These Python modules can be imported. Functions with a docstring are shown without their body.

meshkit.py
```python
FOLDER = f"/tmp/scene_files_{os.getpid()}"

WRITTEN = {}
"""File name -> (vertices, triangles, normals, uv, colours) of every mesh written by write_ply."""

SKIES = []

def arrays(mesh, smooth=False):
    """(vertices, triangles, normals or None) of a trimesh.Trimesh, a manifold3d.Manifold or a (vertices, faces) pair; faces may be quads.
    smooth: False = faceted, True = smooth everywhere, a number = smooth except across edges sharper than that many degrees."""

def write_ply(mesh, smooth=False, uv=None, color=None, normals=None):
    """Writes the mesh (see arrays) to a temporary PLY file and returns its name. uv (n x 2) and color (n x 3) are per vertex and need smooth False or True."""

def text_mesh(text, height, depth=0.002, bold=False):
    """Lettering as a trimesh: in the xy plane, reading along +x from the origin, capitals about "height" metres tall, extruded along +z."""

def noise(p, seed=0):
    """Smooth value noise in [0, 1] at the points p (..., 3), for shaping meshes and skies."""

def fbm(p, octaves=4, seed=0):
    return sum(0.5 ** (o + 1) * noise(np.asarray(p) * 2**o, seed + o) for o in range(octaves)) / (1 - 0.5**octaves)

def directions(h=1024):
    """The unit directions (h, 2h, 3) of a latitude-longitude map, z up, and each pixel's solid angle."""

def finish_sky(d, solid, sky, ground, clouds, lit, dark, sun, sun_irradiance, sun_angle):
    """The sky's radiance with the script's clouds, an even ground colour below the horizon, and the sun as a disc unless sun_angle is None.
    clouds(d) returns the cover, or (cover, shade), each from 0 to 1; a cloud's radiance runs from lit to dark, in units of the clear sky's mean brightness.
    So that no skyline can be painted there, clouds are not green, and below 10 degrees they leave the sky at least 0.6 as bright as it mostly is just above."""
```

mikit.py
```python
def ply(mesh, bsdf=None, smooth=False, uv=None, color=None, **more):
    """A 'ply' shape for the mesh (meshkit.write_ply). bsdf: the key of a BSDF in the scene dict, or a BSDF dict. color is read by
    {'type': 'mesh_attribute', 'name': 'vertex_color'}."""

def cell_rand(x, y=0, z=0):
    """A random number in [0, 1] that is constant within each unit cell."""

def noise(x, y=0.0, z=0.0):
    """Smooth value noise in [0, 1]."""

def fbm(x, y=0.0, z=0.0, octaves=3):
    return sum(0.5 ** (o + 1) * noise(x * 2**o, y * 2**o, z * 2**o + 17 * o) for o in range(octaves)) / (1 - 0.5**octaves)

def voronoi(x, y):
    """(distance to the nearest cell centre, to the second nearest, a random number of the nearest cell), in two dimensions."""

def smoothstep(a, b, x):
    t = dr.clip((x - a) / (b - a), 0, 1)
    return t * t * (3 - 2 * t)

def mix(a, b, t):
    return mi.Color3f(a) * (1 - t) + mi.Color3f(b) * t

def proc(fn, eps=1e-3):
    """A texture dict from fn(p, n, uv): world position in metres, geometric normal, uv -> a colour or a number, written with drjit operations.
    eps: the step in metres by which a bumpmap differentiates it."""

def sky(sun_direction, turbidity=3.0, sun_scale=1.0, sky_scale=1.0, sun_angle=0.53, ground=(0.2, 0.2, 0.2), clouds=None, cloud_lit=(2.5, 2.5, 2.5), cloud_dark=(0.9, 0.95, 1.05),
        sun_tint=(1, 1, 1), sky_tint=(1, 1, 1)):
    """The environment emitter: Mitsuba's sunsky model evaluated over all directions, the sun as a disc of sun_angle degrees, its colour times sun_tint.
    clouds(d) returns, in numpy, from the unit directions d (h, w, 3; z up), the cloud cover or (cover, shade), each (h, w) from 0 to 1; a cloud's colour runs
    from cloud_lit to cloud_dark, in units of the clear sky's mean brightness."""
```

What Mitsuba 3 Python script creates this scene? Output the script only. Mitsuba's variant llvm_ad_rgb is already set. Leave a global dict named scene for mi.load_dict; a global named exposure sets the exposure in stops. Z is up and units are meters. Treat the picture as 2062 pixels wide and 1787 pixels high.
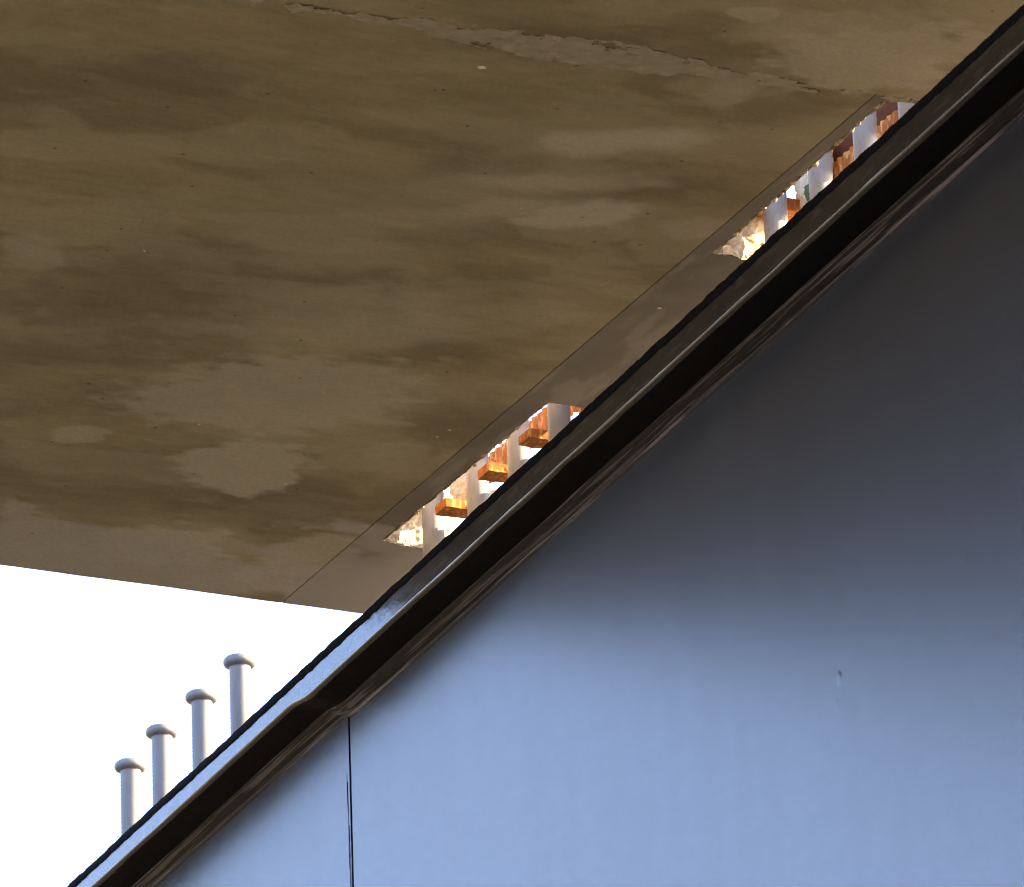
import math, random
import numpy as np, trimesh, drjit as dr, mitsuba as mi
import shapely.geometry as sg
import mikit, meshkit
from mikit import proc, noise, fbm, smoothstep, mix

rng = np.random.default_rng(7)
T = mi.ScalarTransform4f
scene, labels = {}, {}

# ---------------------------------------------------------------- camera, sky, exposure
EYE = np.array([0, 0, 1.6])
PITCH, ROLL, FOCAL = math.radians(22.0), math.radians(-1.9), 17000.0
fwd = np.array([0, math.cos(PITCH), math.sin(PITCH)])
up0, rt0 = np.array([0, -math.sin(PITCH), math.cos(PITCH)]), np.array([1.0, 0, 0])
up = -math.sin(ROLL) * rt0 + math.cos(ROLL) * up0
scene['camera'] = {'type': 'thinlens', 'aperture_radius': 0.035, 'focus_distance': 45.5, 'fov': 2 * math.degrees(math.atan(1031 / FOCAL)), 'fov_axis': 'x', 'near_clip': 0.1, 'far_clip': 5000.0,
                   'to_world': T().look_at(origin=EYE.tolist(), target=(EYE + fwd).tolist(), up=up.tolist())}
SUN_EL, SUN_AZ = math.radians(20.0), math.radians(3.0)
sun = [math.cos(SUN_EL) * math.cos(SUN_AZ), math.cos(SUN_EL) * math.sin(SUN_AZ), math.sin(SUN_EL)]
scene['sky'] = mikit.sky(sun, turbidity=5.0, ground=(0.1, 0.085, 0.06), sky_tint=(1.0, 0.965, 1.18))
exposure = 5.15

# ---------------------------------------------------------------- the building's own frame: a across the wall (inwards), b along it (towards the camera)
H = 19.0
ORI = np.array([-0.461, 44.454, H])
AZ = math.radians(25.6)
A, B = np.array([math.cos(AZ), math.sin(AZ), 0]), np.array([math.sin(AZ), -math.cos(AZ), 0])


def world(abz):
    abz = np.asarray(abz, float)
    return ORI + abz[..., :1] * A + abz[..., 1:2] * B + abz[..., 2:3] * np.array([0, 0, 1.0])


def local(p):
    x, y = p.x - float(ORI[0]), p.y - float(ORI[1])
    return x * float(A[0]) + y * float(A[1]), x * float(B[0]) + y * float(B[1]), p.z - H


def numbered(key):
    if key not in scene:
        return key
    k = 1
    while f'{key}_{k:03d}' in scene:
        k += 1
    return f'{key}_{k:03d}'


def put(key, mesh, bsdf, smooth=False, label=None, kind=None):
    """mesh is in the building's frame (a, b, z above the soffit)."""
    key = numbered(key)
    m = mesh.copy()
    m.vertices = world(m.vertices)
    if np.linalg.det(np.stack([A, B, [0, 0, 1]])) < 0:
        m.invert()
    scene[key] = mikit.ply(m, bsdf, smooth=smooth)
    if label:
        labels[key] = {'label': label}
    if kind:
        labels.setdefault(key, {})['kind'] = kind
    return key


def box(a0, a1, b0, b1, z0, z1):
    return trimesh.creation.box(bounds=[[a0, b0, z0], [a1, b1, z1]])


def grid(nu, nv, fn):
    """A sheet of (nu+1) x (nv+1) points fn(u, v) with u, v from 0 to 1 (arrays)."""
    u, v = np.meshgrid(np.linspace(0, 1, nu + 1), np.linspace(0, 1, nv + 1), indexing='ij')
    p = fn(u, v).reshape(-1, 3)
    i = np.arange(nu)[:, None] * (nv + 1) + np.arange(nv)[None]
    q = np.stack([i, i + nv + 1, i + nv + 2, i + 1], -1).reshape(-1, 4)
    return trimesh.Trimesh(p, np.vstack([q[:, [0, 1, 2]], q[:, [0, 2, 3]]]), process=False)


def fb(p, s, seed=0, octaves=4):
    return meshkit.fbm(np.asarray(p, float) * s, octaves, seed) - 0.5


# ---------------------------------------------------------------- materials
# pale rubbed patches and dark water stains on the soffit: x, y, half sizes, strength, softness of the rim
LIGHT = [(-1.21, 42.22, .77, .56, .75, .25), (-1.49, 43.24, .38, .39, .9, .2), (-2.01, 44.44, .39, .32, .95, .22), (-1.53, 44.93, .11, .11, .8, .15), (-1.17, 44.67, .25, .32, .7, .2),
         (-2.37, 42.7, .17, .15, .7, .2), (.43, 40.0, .30, .18, 1.0, .35), (.58, 39.08, .45, .17, 1.0, .5), (-.8, 41.21, .73, .45, .4, .5), (1.17, 38.43, .17, .12, .5, .3),
         (-2.46, 40.14, .17, .23, .5, .3), (-.6, 39.78, .84, .53, .22, .6), (1.86, 38.08, .53, .41, .75, .2), (1.26, 37.61, .11, .09, .8, .2), (1.7, 37.78, .56, .23, .5, .3),
         (-2.7, 44.6, .5, .25, .5, .4), (-.6, 43.05, .2, .12, .35, .3), (.2, 41.2, .3, .15, .3, .4), (-.95, 45.15, .30, .30, .9, .3), (1.05, 40.2, .3, .14, .45, .35), (.3, 39.55, .5, .12, .7, .6), (-.9, 40.4, .6, .2, .35, .6), (.1, 39.9, .5, .12, .6, .6)]
DARK = [(-1.66, 37.98, .56, .26, .6), (-.44, 41.76, .34, .21, .8), (-1.32, 43.81, .53, .34, .6), (-2.09, 40.77, .7, .38, .7), (-1.09, 43.68, .34, .3, .7), (-.3, 40.2, .34, .19, .5),
        (-2.09, 42.21, .7, .23, .7), (.1, 39.27, .17, .15, .4), (-.22, 42.73, .45, .4, .8), (-2.6, 38.2, .6, .2, .7), (-2.3, 41.5, .6, .3, .6), (-.55, 44.0, .5, .4, .7), (.75, 39.6, .4, .3, .5),
        (-.2, 43.6, .3, .3, .6), (.35, 37.8, .5, .2, .7), (1.0, 37.7, .3, .15, .6), (1.35, 38.75, .4, .2, .5), (-1.5, 45.3, .8, .1, .6)]


def stain(p):
    """Water stains and rubbed patches on the slab's underside, from about -1 (dark) to 1 (pale)."""
    a, b, z = local(p)
    wx = p.x + 0.30 * (fbm(p.x * 2.2, p.y * 2.2, 3.0, 4) - 0.5)
    wy = p.y + 0.30 * (fbm(p.x * 2.2, p.y * 2.2, 9.0, 4) - 0.5)
    rag = fbm(a * 7.0, b * 12.0, 5.0, 3) - 0.5
    pale, dark = mi.Float(0), mi.Float(0)
    for x, y, rx, ry, k, w in LIGHT:
        d = dr.sqrt(dr.square((wx - x) / rx) + dr.square((wy - y) / ry))
        pale = dr.maximum(pale, k * smoothstep(1 + w, 1 - w, d + rag * 0.8))
    for x, y, rx, ry, k in DARK:
        d = dr.sqrt(dr.square((wx - x) / rx) + dr.square((wy - y) / ry))
        dark = dr.maximum(dark, k * smoothstep(1.5, 0.3, d + rag * 0.9))
    return pale, dark


def soffit_colour(p, n, uv):
    a, b, z = local(p)
    pale, dark = stain(p)
    streak = fbm(a * 1.6, b * 6.0, 1.0, 4)
    cloud = fbm(p.x * 1.1, p.y * 1.1, 7.0, 4)
    grain = fbm(a * 60, b * 90, 2.0, 3)
    blot = smoothstep(0.52, 0.66, fbm(a * 2.3, b * 4.4, 21.0, 5))
    fine = fbm(a * 5.0, b * 30.0, 4.0, 4)
    warp = 0.7 * (fbm(a * 1.7, b * 1.7, 40.0, 3) - 0.5)
    smoke = smoothstep(0.38, 0.68, fbm(a * 0.75 + warp, b * 2.3 + warp, 15.0, 5))
    wash = smoothstep(0.46, 0.62, fbm(a * 1.3 + warp, b * 3.0 + 1.5 * warp, 51.0, 5))
    c = mix((.295, .238, .130), (.36, .295, .172), cloud)
    c = c * (0.86 + 0.26 * streak) * (0.90 + 0.20 * fine)
    c = mix(c, mi.Color3f(.18, .135, .073), 0.55 * smoke)
    c = mix(c, mi.Color3f(.45, .385, .26), 0.34 * wash * (1 - 0.6 * dark))
    c = mix(c, mi.Color3f(.17, .125, .065), dark * (0.50 + 0.5 * streak))
    c = mix(c, mi.Color3f(.50, .432, .315), 0.88 * pale)
    c = mix(c, mi.Color3f(.43, .36, .23), 0.14 * blot * (1 - pale))
    c = mix(c, mi.Color3f(.45, .40, .325), 0.75 * smoothstep(0.45, 0.6, fbm(a * 2, b * 3, 13.0, 4) + 0.25 - 0.5 * dr.abs(b + 1.0)))
    near, _, which = mikit.voronoi(a * 6.0, b * 6.0)
    pore = smoothstep(0.075, 0.045, near) * smoothstep(0.955, 0.96, which)
    return c * (0.88 + 0.24 * grain) * (1 - 0.45 * pore)


def strip_colour(p, n, uv):
    a, b, z = local(p)
    streak = fbm(a * 5.0, b * 1.4, 1.0, 4)
    smear = smoothstep(0.50, 0.66, fbm(a * 9.0, b * 2.2, 31.0, 5))
    c = mix((.125, .108, .094), (.215, .19, .165), streak)
    c = mix(c, mi.Color3f(.34, .305, .265), 0.5 * smear)
    pale = smoothstep(0.45, 0.6, fbm(a * 2, b * 3, 13.0, 4) + 0.35 - 0.42 * dr.abs(b + 1.0))
    c = mix(c, mi.Color3f(.44, .395, .33), 0.7 * pale)
    return 0.7 * c + 0.3 * soffit_colour(p, n, uv)


def relief(p, n, uv):
    a, b, z = local(p)
    return fbm(a * 30, b * 30, z * 30, 4)


def solid(key, base, rough=0.8, bump=None, scale=0.0, spec=0.4, metallic=0.0, eps=2e-3):
    d = {'type': 'principled', 'base_color': base if isinstance(base, dict) else {'type': 'rgb', 'value': list(base)}, 'roughness': rough, 'specular': spec, 'metallic': metallic}
    if bump is not None:
        d = {'type': 'bumpmap', 'scale': scale, 'tex': proc(bump, eps), 'bsdf': d}
    scene[key] = {'type': 'twosided', 'bsdf': d}


solid('mat_soffit', proc(soffit_colour), 0.85, relief, 0.006, 0.3)
solid('mat_strip', proc(strip_colour), 0.85, relief, 0.004, 0.3)


def broken_colour(p, n, uv):
    f = fbm(p.x * 40, p.y * 40, p.z * 40, 4)
    s = smoothstep(0.55, 0.7, fbm(p.x * 12, p.y * 12, p.z * 12 + 5, 3))
    return mix(mix((.44, .36, .24), (.66, .58, .44), f), mi.Color3f(.36, .17, .07), 0.5 * s)


solid('mat_broken', proc(broken_colour), 0.95, spec=0.2)


def rust_colour(p, n, uv):
    a, b, z = local(p)
    f = fbm(a * 25, b * 25, z * 9, 4)
    s = smoothstep(0.52, 0.68, fbm(a * 60, b * 60, z * 14 + 3, 3))
    c = mix((.13, .034, .006), (.50, .16, .022), f)
    return mix(c, mi.Color3f(.62, .36, .11), 0.6 * s)


solid('mat_rust', proc(rust_colour), 0.8, relief, 0.008, 0.3)


def dark_rust_colour(p, n, uv):
    a, b, z = local(p)
    return mix((.025, .0065, .001), (.08, .022, .004), fbm(a * 25, b * 25, z * 9, 4))


solid('mat_dark_rust', proc(dark_rust_colour), 0.85, relief, 0.008, 0.2)


def pipe_colour(p, n, uv):
    g = fbm(p.x * 30, p.y * 30, p.z * 6, 3)
    return mix((.115, .117, .122), (.165, .166, .17), g)


solid('mat_pipe', proc(pipe_colour), 0.5, spec=0.4)


def white_pipe_colour(p, n, uv):
    g = fbm(p.x * 30, p.y * 30, p.z * 6, 3)
    return mix((.25, .245, .23), (.33, .322, .30), g)


solid('mat_white_pipe', proc(white_pipe_colour), 0.5, spec=0.4)


def wall_colour(p, n, uv):
    a, b, z = local(p)
    run = fbm(b * 5.0, 0.0, z * 0.5, 4)
    grain = fbm(p.x * 40, p.y * 40, p.z * 40, 3)
    return mi.Color3f(.007, .008, .011) * (0.86 + 0.28 * run) * (0.93 + 0.14 * grain)


def wall_relief(p, n, uv):
    a, b, z = local(p)
    return 0.25 * fbm(b * 5, a * 5, z * 3, 2) + 0.10 * fbm(b * 90, a * 90, z * 90, 3)


def wall_rough(p, n, uv):
    a, b, z = local(p)
    return 0.31 + 0.035 * fbm(b * 6.0, 0.0, z * 0.35, 4)


solid('mat_wall', proc(wall_colour), proc(wall_rough), wall_relief, 0.003, 0.85)


def trim_relief(p, n, uv):
    a, b, z = local(p)
    return fbm(b * 14, a * 14, z * 14, 4)


def trim_colour(p, n, uv):
    g = fbm(p.x * 22, p.y * 22, p.z * 22, 4)
    s = smoothstep(0.58, 0.7, fbm(p.x * 7, p.y * 7, p.z * 30, 4))
    return mix(mix((.006, .006, .0075), (.012, .012, .014), g), mi.Color3f(.05, .048, .05), 0.3 * s)


solid('mat_fascia', proc(trim_colour), 0.2, trim_relief, 0.002, 0.8)
solid('mat_black', (.0025, .0025, .0032), 0.5, trim_relief, 0.003, 0.03)


def moulding_colour(p, n, uv):
    a, b, z = local(p)
    g = fbm(b * 3, a * 40, z * 40, 4)
    s = smoothstep(0.50, 0.66, fbm(b * 1.6 + 4, a * 90 + b * 3.4, z * 60, 4))
    return mix(mix((.005, .004, .0045), (.018, .014, .0145), g), mi.Color3f(.12, .10, .102), 0.75 * s)


solid('mat_moulding', proc(moulding_colour), 0.55, trim_relief, 0.004, 0.12)


def felt_colour(p, n, uv):
    g = fbm(p.x * 90, p.y * 90, p.z * 90, 3)
    return mix((.002, .002, .003), (.012, .012, .014), g)


solid('mat_felt', proc(felt_colour), 0.95, relief, 0.01, 0.03)


def ground_colour(p, n, uv):
    f = fbm(p.x * 0.15, p.y * 0.15, 0.0, 4)
    g = fbm(p.x * 3, p.y * 3, 2.0, 4)
    return mix((.094, .080, .050), (.142, .122, .077), f) * (0.8 + 0.4 * g)


solid('mat_ground', proc(ground_colour), 0.95, spec=0.2)
solid('mat_moss', (.09, .15, .075), 0.95, spec=0.2)
solid('mat_bar', (.75, .7, .6), 0.6)

solid('mat_roof', proc(lambda p, n, uv: mix((.035, .035, .036), (.10, .098, .095), fbm(p.x * 40, p.y * 40, 0.0, 3))), 0.95, spec=0.2)

# ---------------------------------------------------------------- ground
g = trimesh.Trimesh([[-2500, -2500, 0], [2500, -2500, 0], [2500, 2500, 0], [-2500, 2500, 0]], [[0, 1, 2], [0, 2, 3]], process=False)
scene['ground'] = mikit.ply(g, 'mat_ground')
labels['ground'] = {'label': 'dry sandy ground around the building', 'kind': 'structure'}

# ---------------------------------------------------------------- the building: a dark painted wall with its eaves trim
CORNICE_TOP = -0.60


def out_edge(b):
    return -0.545 - 0.0403 * b


OUT = 0.31
B0, B1, BJ = -12.0, 24.0, -0.77      # far end, near end, the vertical joint
norm = math.hypot(1, 0.0403)
tang, outw = np.array([-0.0403, 1, 0]) / norm, np.array([-1, -0.0403, 0]) / norm


def wall_pt(s, o, z):
    """s along the wall (= b), o outwards from its face, z."""
    s, o, z = np.broadcast_arrays(*[np.asarray(x, float) for x in (s, o, z)])
    base = np.stack([out_edge(s) + OUT, s, z], -1)
    return base + o[..., None] * outw


def wall_box(s0, s1, o0, o1, z0, z1):
    m = box(s0, s1, o0, o1, z0, z1)
    v = m.vertices
    m.vertices = wall_pt(v[:, 0], v[:, 1], v[:, 2])
    m.fix_normals()
    return m


labels['building'] = {'label': 'dark blue grey painted building wall with black eaves trim below the canopy', 'category': 'building'}
GAP = 0.017
ZW = -0.66
put('building__wall_panel', wall_box(B0, BJ - GAP, -0.25, 0.0, -H, ZW), 'mat_wall')
put('building__wall_panel', wall_box(BJ + GAP, B1, -0.25, 0.0015, -H, ZW), 'mat_wall')
put('building__joint_backing', wall_box(BJ - GAP + .0005, BJ + GAP - .0005, -0.24, -0.03, -H, ZW), 'mat_black')
put('building__wall', wall_box(B0, B1, -12.0, -0.26, -H, -1.03), 'mat_wall')
put('building__roof', wall_box(B0, B1, -12.0, -0.02, -1.02, -0.98), 'mat_roof')


def drop(s):
    """The trim sags where its two lengths are lapped at the wall's joint."""
    t = np.clip((s - (BJ - .18)) / .42, 0, 1)
    return -0.755 - 0.037 * t * t * (3 - 2 * t) - 0.006 * np.exp(-((s - BJ - .08) / .12) ** 2)


def sweep(profile, s0, s1, step=0.04, wob=0.0, seed=0, scale=6.0, drift=0.004, hung=True):
    """An open profile [(o, z)...] swept along the wall, with small dents; hung: z is measured from the lower edge of the fascia."""
    prof = np.array(profile, float)
    n = max(2, int((s1 - s0) / step))

    def fn(u, v):
        s = s0 + (s1 - s0) * u
        i = np.rint(v * (len(prof) - 1)).astype(int)
        oz = prof[i]
        key = np.stack([s * scale, v * 6, np.full_like(s, seed)], -1)
        line = np.stack([s * 1.3, np.zeros_like(s), np.full_like(s, seed + 5)], -1)
        dz = wob * (meshkit.fbm(key, 3, seed) - 0.5) + drift * (meshkit.fbm(line, 3, seed + 1) - 0.5)
        do = wob * (meshkit.fbm(key, 3, seed + 2) - 0.5)
        z = oz[..., 1] + (np.where(oz[..., 1] > -.06 if hung == 'fascia' else oz[..., 1] < 9, drop(s), 0) if hung else 0)
        if hung == 'fascia':
            z = np.where(oz[..., 1] < -.5, oz[..., 1], oz[..., 1] + drop(s))
        return wall_pt(s, oz[..., 0] + do, z + dz)
    return grid(n, len(prof) - 1, fn)


def arc(cx, cz, r, a0, a1, n=6):
    return [(cx + r * math.cos(math.radians(t)), cz + r * math.sin(math.radians(t))) for t in np.linspace(a0, a1, n)]


near_end = 14.0
# roofing felt lapped over the edge
felt = [(-0.3, CORNICE_TOP + .005), (0.0, CORNICE_TOP + .004), (.28, CORNICE_TOP)] + arc(.292, CORNICE_TOP - .02, .02, 80, 0, 4) + [(.314, CORNICE_TOP - .04), (.313, -.655), (.300, -.660)]
put('building__roofing_felt', sweep(felt, B0, near_end, 0.02, 0.014, 11, 14.0, 0.006, False), 'mat_felt', smooth=40)
fascia = [(.290, -.640), (.302, -.642), (.303, -.66), (.304, -.70)] + [(.304, .014)] + arc(.292, .012, .012, 0, -100, 6) + [(.27, -.001)]
put('building__fascia', sweep(fascia, B0, near_end, 0.04, 0.003, 21, 3.0, 0.009, 'fascia'), 'mat_fascia', smooth=35)
under = [(.285, .004), (.255, -.004), (.18, -.012), (.105, -.016), (.085, -.012)]
put('building__soffit_board', sweep(under, B0, near_end, 0.04, 0.003, 31, 3.0, 0.006), 'mat_black', smooth=35)
mould = [(.096, .0), (.096, -.012), (.088, -.019), (.068, -.028), (.040, -.040), (.022, -.047), (.016, -.047), (.014, -.052), (.010, -.062), (.0, -.068)]
put('building__moulding', sweep(mould, B0, near_end, 0.04, 0.004, 41, 2.5, 0.009), 'mat_moulding', smooth=35)

# runs of black sealant beside the joint
for ds, z0, z1, w in ((-.040, -1.22, -1.62, .005), (-.049, -1.16, -1.36, .004), (-.031, -1.48, -1.95, .005), (-.043, -1.58, -1.74, .004), (-.027, -1.72, -2.2, .006), (.016, -.95, -1.3, .004)):
    n = 30
    t = np.linspace(0, 1, n)
    zz = z0 + (z1 - z0) * t
    c = BJ + ds + .004 * (meshkit.fbm(np.stack([zz * 6, zz * 0 + ds * 99, zz * 0], -1), 3, 3) - .5)
    hw = w * np.clip(2.4 * (meshkit.fbm(np.stack([zz * 22, zz * 0 + ds * 77, zz * 0], -1), 3, 5) - .25), .12, 1) * np.sin(np.pi * np.clip(t, .02, .98)) ** .4
    poly = sg.Polygon(list(zip(c - hw, zz)) + list(zip((c + hw)[::-1], zz[::-1]))).buffer(0)
    for piece in getattr(poly, 'geoms', [poly]):
        m = trimesh.creation.extrude_polygon(piece, .003, engine='earcut')
        v = m.vertices
        m.vertices = wall_pt(v[:, 0], v[:, 2], v[:, 1])
        m.fix_normals()
        put('building__sealant_run', m, 'mat_black')

# peeling blisters in the paint
for s, z, r in ((5.69, -2.90, .040), (5.65, -3.02, .026), (5.67, -2.80, .022), (3.2, -1.6, .008), (5.9, -2.05, .008), (2.3, -1.75, .006), (1.7, -1.3, .006), (4.6, -3.0, .007), (3.0, -2.9, .006), (6.4, -1.4, .007), (5.2, -3.3, .006), (1.2, -2.2, .005)):
    m = trimesh.creation.icosphere(3, 1.0)
    v = m.vertices * (1 + 0.25 * fb(m.vertices, 1.6, 3, 2)[:, None])
    m.vertices = wall_pt(s + v[:, 0] * r * .8, v[:, 1] * r * .10, z + v[:, 2] * r)
    m.fix_normals()
    put('building__paint_blister', m, 'mat_wall', smooth=True)

# ---------------------------------------------------------------- the concrete canopy
labels['concrete_canopy'] = {'label': 'stained brown concrete canopy slab with two rough cut slots above the eaves', 'category': 'canopy'}
THICK, RIGHT = 0.40, 0.24
FRONT, JOINT, BACK, LEFT = -1.24, 6.345, 12.0, -7.6
SEAM = lambda b: -0.40 - 0.0045 * (b + 1.1)
SLOTS = [(-0.165, 2.06, -0.262, -0.258), (4.20, 6.29, -0.312, -0.366)]


def ragged(p0, p1, amp, seed, step=0.012):
    p0, p1 = np.array(p0, float), np.array(p1, float)
    n = max(2, int(np.linalg.norm(p1 - p0) / step))
    t = np.linspace(0, 1, n + 1)[:-1]
    q = p0 + (p1 - p0) * t[:, None]
    d = p1 - p0
    nrm = np.array([-d[1], d[0]]) / np.linalg.norm(d)
    w = amp * 2 * (meshkit.fbm(np.stack([t * n / 9, t * 0 + seed, t * 0], -1), 4, seed) - 0.5)
    w[0] = 0
    return (q + nrm * w[:, None]).tolist()


def extrude(poly, z0, z1):
    m = trimesh.creation.extrude_polygon(sg.Polygon(poly).buffer(0), z1 - z0, engine='earcut')
    m.apply_translation([0, 0, z0])
    return m


G = 0.0034
main = ragged((LEFT, FRONT), (SEAM(FRONT) - G, FRONT + .004), .006, 1, .03) + ragged((SEAM(FRONT) - G, FRONT + .004), (SEAM(JOINT) - G, JOINT), .0018, 2, .02) + [(SEAM(JOINT) - G, JOINT), (LEFT, JOINT - .12)]
put('concrete_canopy__slab', extrude(main, 0, THICK), 'mat_soffit')
strip = ragged((SEAM(FRONT) + G, FRONT + .004), (RIGHT, FRONT), .006, 3, .03)
b_at = FRONT
for k, (b0, b1, l0, l1) in enumerate(SLOTS):
    strip += [(RIGHT, b0 - .03)] + ragged((RIGHT, b0 - .03), (l0, b0 + .04), .012, 5 + k) + ragged((l0, b0 + .04), (l1, b1), .010, 8 + k) + ragged((l1, b1), (RIGHT, b1), .006, 12 + k)
strip += [(RIGHT, JOINT), (SEAM(JOINT) + G, JOINT)] + ragged((SEAM(JOINT) + G, JOINT), (SEAM(FRONT) + G, FRONT + .004), .0018, 2, .02)[1:]
put('concrete_canopy__edge_strip', extrude(strip, 0, THICK), 'mat_strip', label='greyer narrow edge strip of the soffit, cut by the slots')
near_slab = ragged((LEFT, JOINT - .118), (RIGHT, JOINT + .002), .0015, 17, .03) + [(RIGHT, JOINT + .002), (RIGHT, BACK), (LEFT, BACK)]
put('concrete_canopy__slab', extrude(near_slab, -0.006, THICK), 'mat_soffit', label='nearer soffit slab beyond the crumbling mortar joint')


# crumbling mortar smeared along the joint
def mortar():
    m = grid(340, 44, lambda u, v: np.stack([-3.9 + 3.75 * u, 6.20 - .10 * (1 - u) + .36 * (v - .5) + JOINT - 6.345 + .12, np.zeros_like(u)], -1))
    v = m.vertices
    u, w = (v[:, 0] + 3.9) / 3.75, np.tile(np.linspace(-1, 1, 45), 341)
    body = np.interp(u, [0, .12, .3, .42, .62, .72, .85, 1], [.03, .12, .4, .8, .7, .2, .12, .06])
    ragg = meshkit.fbm(np.stack([v[:, 0] * 9, v[:, 1] * 16, v[:, 0] * 0], -1), 5, 4)
    keep = body - np.abs(w) + 1.1 * (ragg - .5)
    pits = np.clip(meshkit.fbm(np.stack([v[:, 0] * 14, v[:, 1] * 30, v[:, 0] * 0], -1), 4, 9) - .56, 0, 1) * 5
    v[:, 2] = -0.0065 - np.clip(keep, 0, .12) * .045 + np.minimum(pits * .010, .010) * (keep > 0)
    m.vertices = v
    m.update_faces((keep[m.faces] > 0).all(1))
    m.remove_unreferenced_vertices()
    return m


def mortar_colour(p, n, uv):
    f = fbm(p.x * 18, p.y * 30, 0.0, 4)
    return mix((.30, .25, .165), (.45, .39, .285), f)


solid('mat_mortar', proc(mortar_colour), 0.95, relief, 0.01, 0.2)
put('concrete_canopy__mortar_joint', mortar(), 'mat_mortar', smooth=50, label='crumbling pale mortar along the joint of the soffit')

# small pale flakes and nail heads on the underside
for a, b, r in ((-2.418, 5.909, .017), (-.59, 1.511, .007), (-.255, 3.462, .010), (-1.907, 1.102, .008), (-1.113, .464, .007), (-.612, 1.395, .006), (-3.1, 3.2, .006), (-1.5, 4.4, .005)):
    m = trimesh.creation.icosphere(2, 1.0)
    m.vertices = m.vertices * [r * 1.3, r, r * .35] * (1 + .6 * fb(m.vertices, 1.7, 2)[:, None]) + [a, b, -.001]
    put('concrete_canopy__paint_flake', m, 'mat_bar', smooth=True)


# rough broken faces inside the slots (the far ends, lit by the sun)
def rough_face(p00, du, dv, nrm, amp, seed, nu=70, nv=60):
    p00, du, dv, nrm = (np.array(x, float) for x in (p00, du, dv, nrm))

    def fn(u, v):
        p = p00 + u[..., None] * du + v[..., None] * dv
        h = meshkit.fbm(p * 14, 5, seed) - .5 + .5 * (meshkit.fbm(p * 45, 3, seed + 3) - .5)
        return p + nrm * (.012 + amp * h)[..., None]
    return grid(nu, nv, fn)


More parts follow.
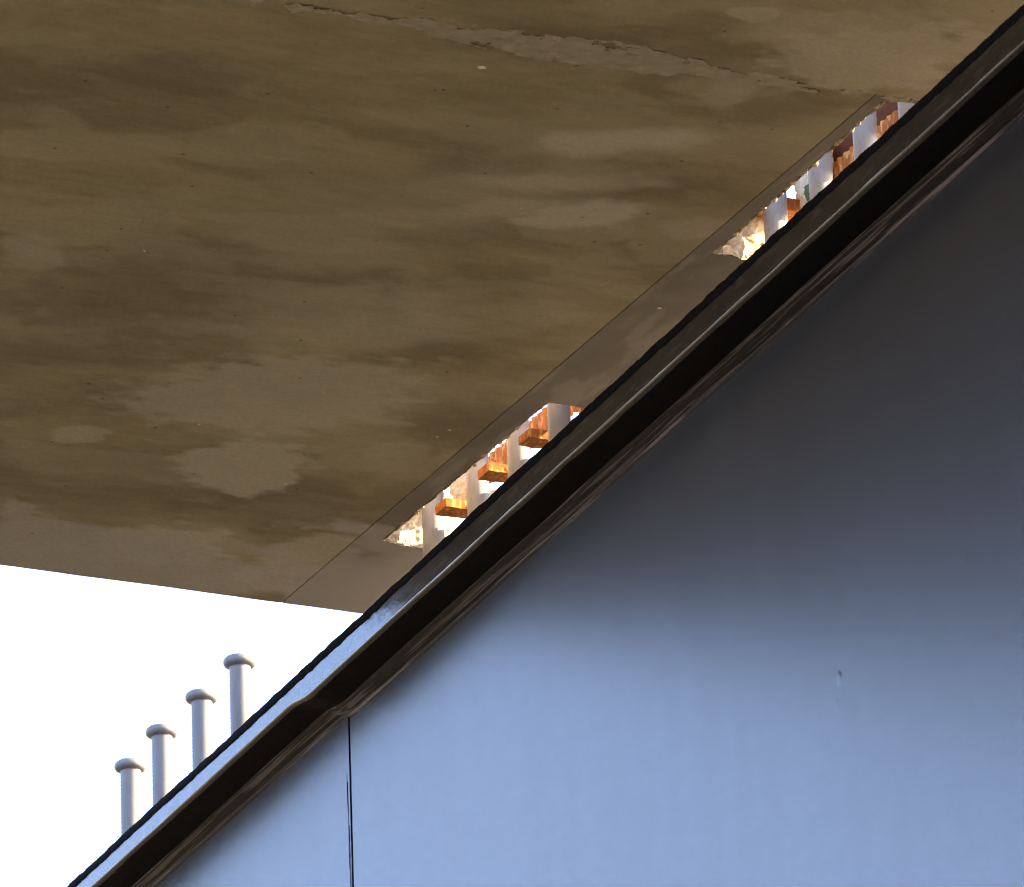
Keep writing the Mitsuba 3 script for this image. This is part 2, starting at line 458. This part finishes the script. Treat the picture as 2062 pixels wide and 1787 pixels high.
for k, (b0, b1, l0, l1) in enumerate(SLOTS):
    put('concrete_canopy__broken_face', rough_face((l0 - .02, b0 + .04, -.004), (RIGHT - l0 + .02, -.07, 0), (0, 0, THICK - .02), (.14, .99, 0), .05, 3 + k), 'mat_broken', smooth=50)
    put('concrete_canopy__broken_face', rough_face((l0, b0 + .03, -.002), (l1 - l0, b1 - b0 - .03, 0), (0, 0, THICK - .02), (1, 0, 0), .03, 23 + k, 260, 50), 'mat_broken', smooth=50)

# rusty ribbed edge plates on the outer side of the slots
PLATE_A = 0.20


def ribbed(b0, b1, bottom, z1, a, depth=.006, pitch=.07):
    """bottom: the lower edge, as points (b, z)."""
    n = int((b1 - b0) / .005)

    def fn(u, v):
        b = b0 + (b1 - b0) * u
        low = np.interp(b, *zip(*bottom)) + .012 * (meshkit.fbm(np.stack([b * 30, b * 0, b * 0], -1), 3, 8) - .5)
        z = low + (z1 - low) * v
        p = np.stack([b * 20, z * 20, b * 0], -1)
        return np.stack([a + depth * np.sin((b + .25 * z) / pitch * 2 * np.pi) + .010 * (meshkit.fbm(p, 4, 5) - .5), b, z + .010 * (meshkit.fbm(p * [1, 0, 1], 3, 9) - .5) * (v > .9)], -1)
    return grid(n, 16, fn)


put('concrete_canopy__rusty_plate', ribbed(-.12, 2.06, [(0.1, .205), (.2, .225), (1.5, .23), (1.62, .08)], .405, PLATE_A), 'mat_rust', smooth=60, label='rusty ribbed plate behind the farther slot')
put('concrete_canopy__rusty_plate', ribbed(4.22, 6.29, [(4.5, .27), (4.6, .245), (5, .24)], .425, PLATE_A), 'mat_rust', smooth=60, label='rusty ribbed plate behind the nearer slot')
put('concrete_canopy__rusty_beam', box(.218, .30, 4.22, 6.28, .418, .60), 'mat_dark_rust', label='dark rusty beam along the top of the nearer slot')
put('concrete_canopy__slot_lip', box(RIGHT + .003, RIGHT + .35, FRONT + .1, JOINT, .0, .12), 'mat_strip')

# rusty cross straps between the pipes of the farther slot
for b in (.30, .875, 1.41):
    m = box(-.09, .20, b - .075, b + .07, .045, .096)
    m = m.subdivide_to_size(.018)
    m.vertices = m.vertices + .016 * np.stack([fb(m.vertices, 18, s) for s in (1, 2, 3)], -1)
    put('concrete_canopy__cross_strap', m, 'mat_rust', smooth=40)
m = box(-.2, .2, 4.22, 4.36, .25, .32).subdivide_to_size(.03)
m.vertices = m.vertices + .008 * np.stack([fb(m.vertices, 18, s) for s in (1, 2, 3)], -1)
put('concrete_canopy__cross_strap', m, 'mat_rust', smooth=40)


def lump(c, r, seed, amp=.9):
    m = trimesh.creation.icosphere(4 if max(r) > .03 else 2, 1.0)
    seed = int(seed)
    v = m.vertices * (1 + amp * fb(m.vertices, 1.8, seed)[:, None] + .35 * fb(m.vertices, 6, seed + 1)[:, None])
    m.vertices = v * np.array(r) + np.array(c)
    return m


put('concrete_canopy__mortar_lump', lump((.12, .19, .29), (.05, .15, .12), 5), 'mat_broken', smooth=50)
put('concrete_canopy__mortar_lump', lump((.14, 4.53, .42), (.06, .17, .25), 8), 'mat_broken', smooth=50, label='pale broken mortar lump with moss in the nearer slot')
put('concrete_canopy__mortar_lump', lump((.22, .30, .12), (.05, .13, .08), 15), 'mat_broken', smooth=50)
put('concrete_canopy__moss', lump((.055, 4.63, .24), (.02, .035, .05), 11), 'mat_moss', smooth=50, label='small green moss patch in the nearer slot')
crumbs = []
for k, (b0, b1, l0, l1) in enumerate(SLOTS):
    for _ in range(110):
        t = rng.random()
        r = rng.uniform(.006, .016)
        crumbs.append(lump((l0 + (l1 - l0) * t + .006 + rng.uniform(-.004, .010), b0 + .03 + (b1 - b0 - .05) * t, rng.uniform(.0, .07)), (r, r * 1.3, r), rng.integers(99), .8))
    for _ in range(30):
        t, r = rng.random(), rng.uniform(.006, .014)
        crumbs.append(lump((l0 + (RIGHT - l0) * t, b0 + .035 - .07 * t, rng.uniform(.0, .03)), (r * 1.2, r, r), rng.integers(99), .8))
put('concrete_canopy__broken_crumbs', trimesh.util.concatenate(crumbs), 'mat_broken', smooth=50, kind='stuff')
put('concrete_canopy__white_bar', box(.05, .14, 4.70, 4.72, .225, .235), 'mat_bar')

# ---------------------------------------------------------------- vent pipes
PR = 0.0635


def pipe_mesh(r, z0, z1):
    m = trimesh.creation.revolve(np.array([[0.001, z0], [r, z0], [r, z1 - .004], [r - .004, z1], [.001, z1]]), sections=48)
    return m


def cap_mesh(z):
    """A mushroom cowl: an oblate head with a rolled lower rim."""
    pts = [(.001, z + .074), (.03, z + .073), (.058, z + .069), (.081, z + .060), (.095, z + .047), (.100, z + .032), (.099, z + .020), (.092, z + .008), (.080, z + .001), (.068, z - .003), (.06, z - .006), (.001, z - .006)]
    return trimesh.creation.revolve(np.array(pts[::-1]), sections=64)


SLOT_PIPES = 'white vent pipes in the canopy slots'
FAR_PIPES = 'capped vent pipes beyond the canopy'
far_names = ['leftmost and lowest of the four', 'second from the left of the four', 'third from the left of the four', 'rightmost and highest of the four']
ordinal = ['first from the bottom left', 'second from the bottom left', 'third from the bottom left', 'fourth and topmost']
pipes = [('far', i, b) for i, b in enumerate((-4.472, -3.973, -3.355, -2.774))] + [('s1', i, b) for i, b in enumerate((0.0, .605, 1.146, 1.677))] + [('s2', i, b) for i, b in enumerate((4.349, 4.872, 5.379, 5.88))]
far_top = (.118, .168, .178, .198)
for where, i, b in pipes:
    root = numbered('vent_pipe__pipe').replace('__pipe', '') if 'vent_pipe__pipe' not in scene else None
    if root is None:
        root = 'vent_pipe'
    else:
        k = 1
        while f'vent_pipe_{k:03d}__pipe' in scene:
            k += 1
        root = f'vent_pipe_{k:03d}'
    top = far_top[i] if where == 'far' else .95
    m = pipe_mesh(PR, -1.0, top)
    m.apply_translation([0, b, 0])
    put(root + '__pipe', m, 'mat_pipe' if where == 'far' else 'mat_white_pipe', smooth=40)
    c = cap_mesh(top)
    c.apply_translation([0, b, 0])
    put(root + '__cap', c, 'mat_pipe' if where == 'far' else 'mat_white_pipe', smooth=50)
    if where == 'far':
        labels[root] = {'label': f'grey capped vent pipe against the white sky, {far_names[i]}', 'category': 'vent pipe', 'group': FAR_PIPES}
    elif where == 's1':
        labels[root] = {'label': f'white vent pipe in the lower left slot of the canopy, {ordinal[i]}', 'category': 'vent pipe', 'group': SLOT_PIPES}
    else:
        labels[root] = {'label': f'white vent pipe in the upper right slot of the canopy, {ordinal[i]}', 'category': 'vent pipe', 'group': SLOT_PIPES}
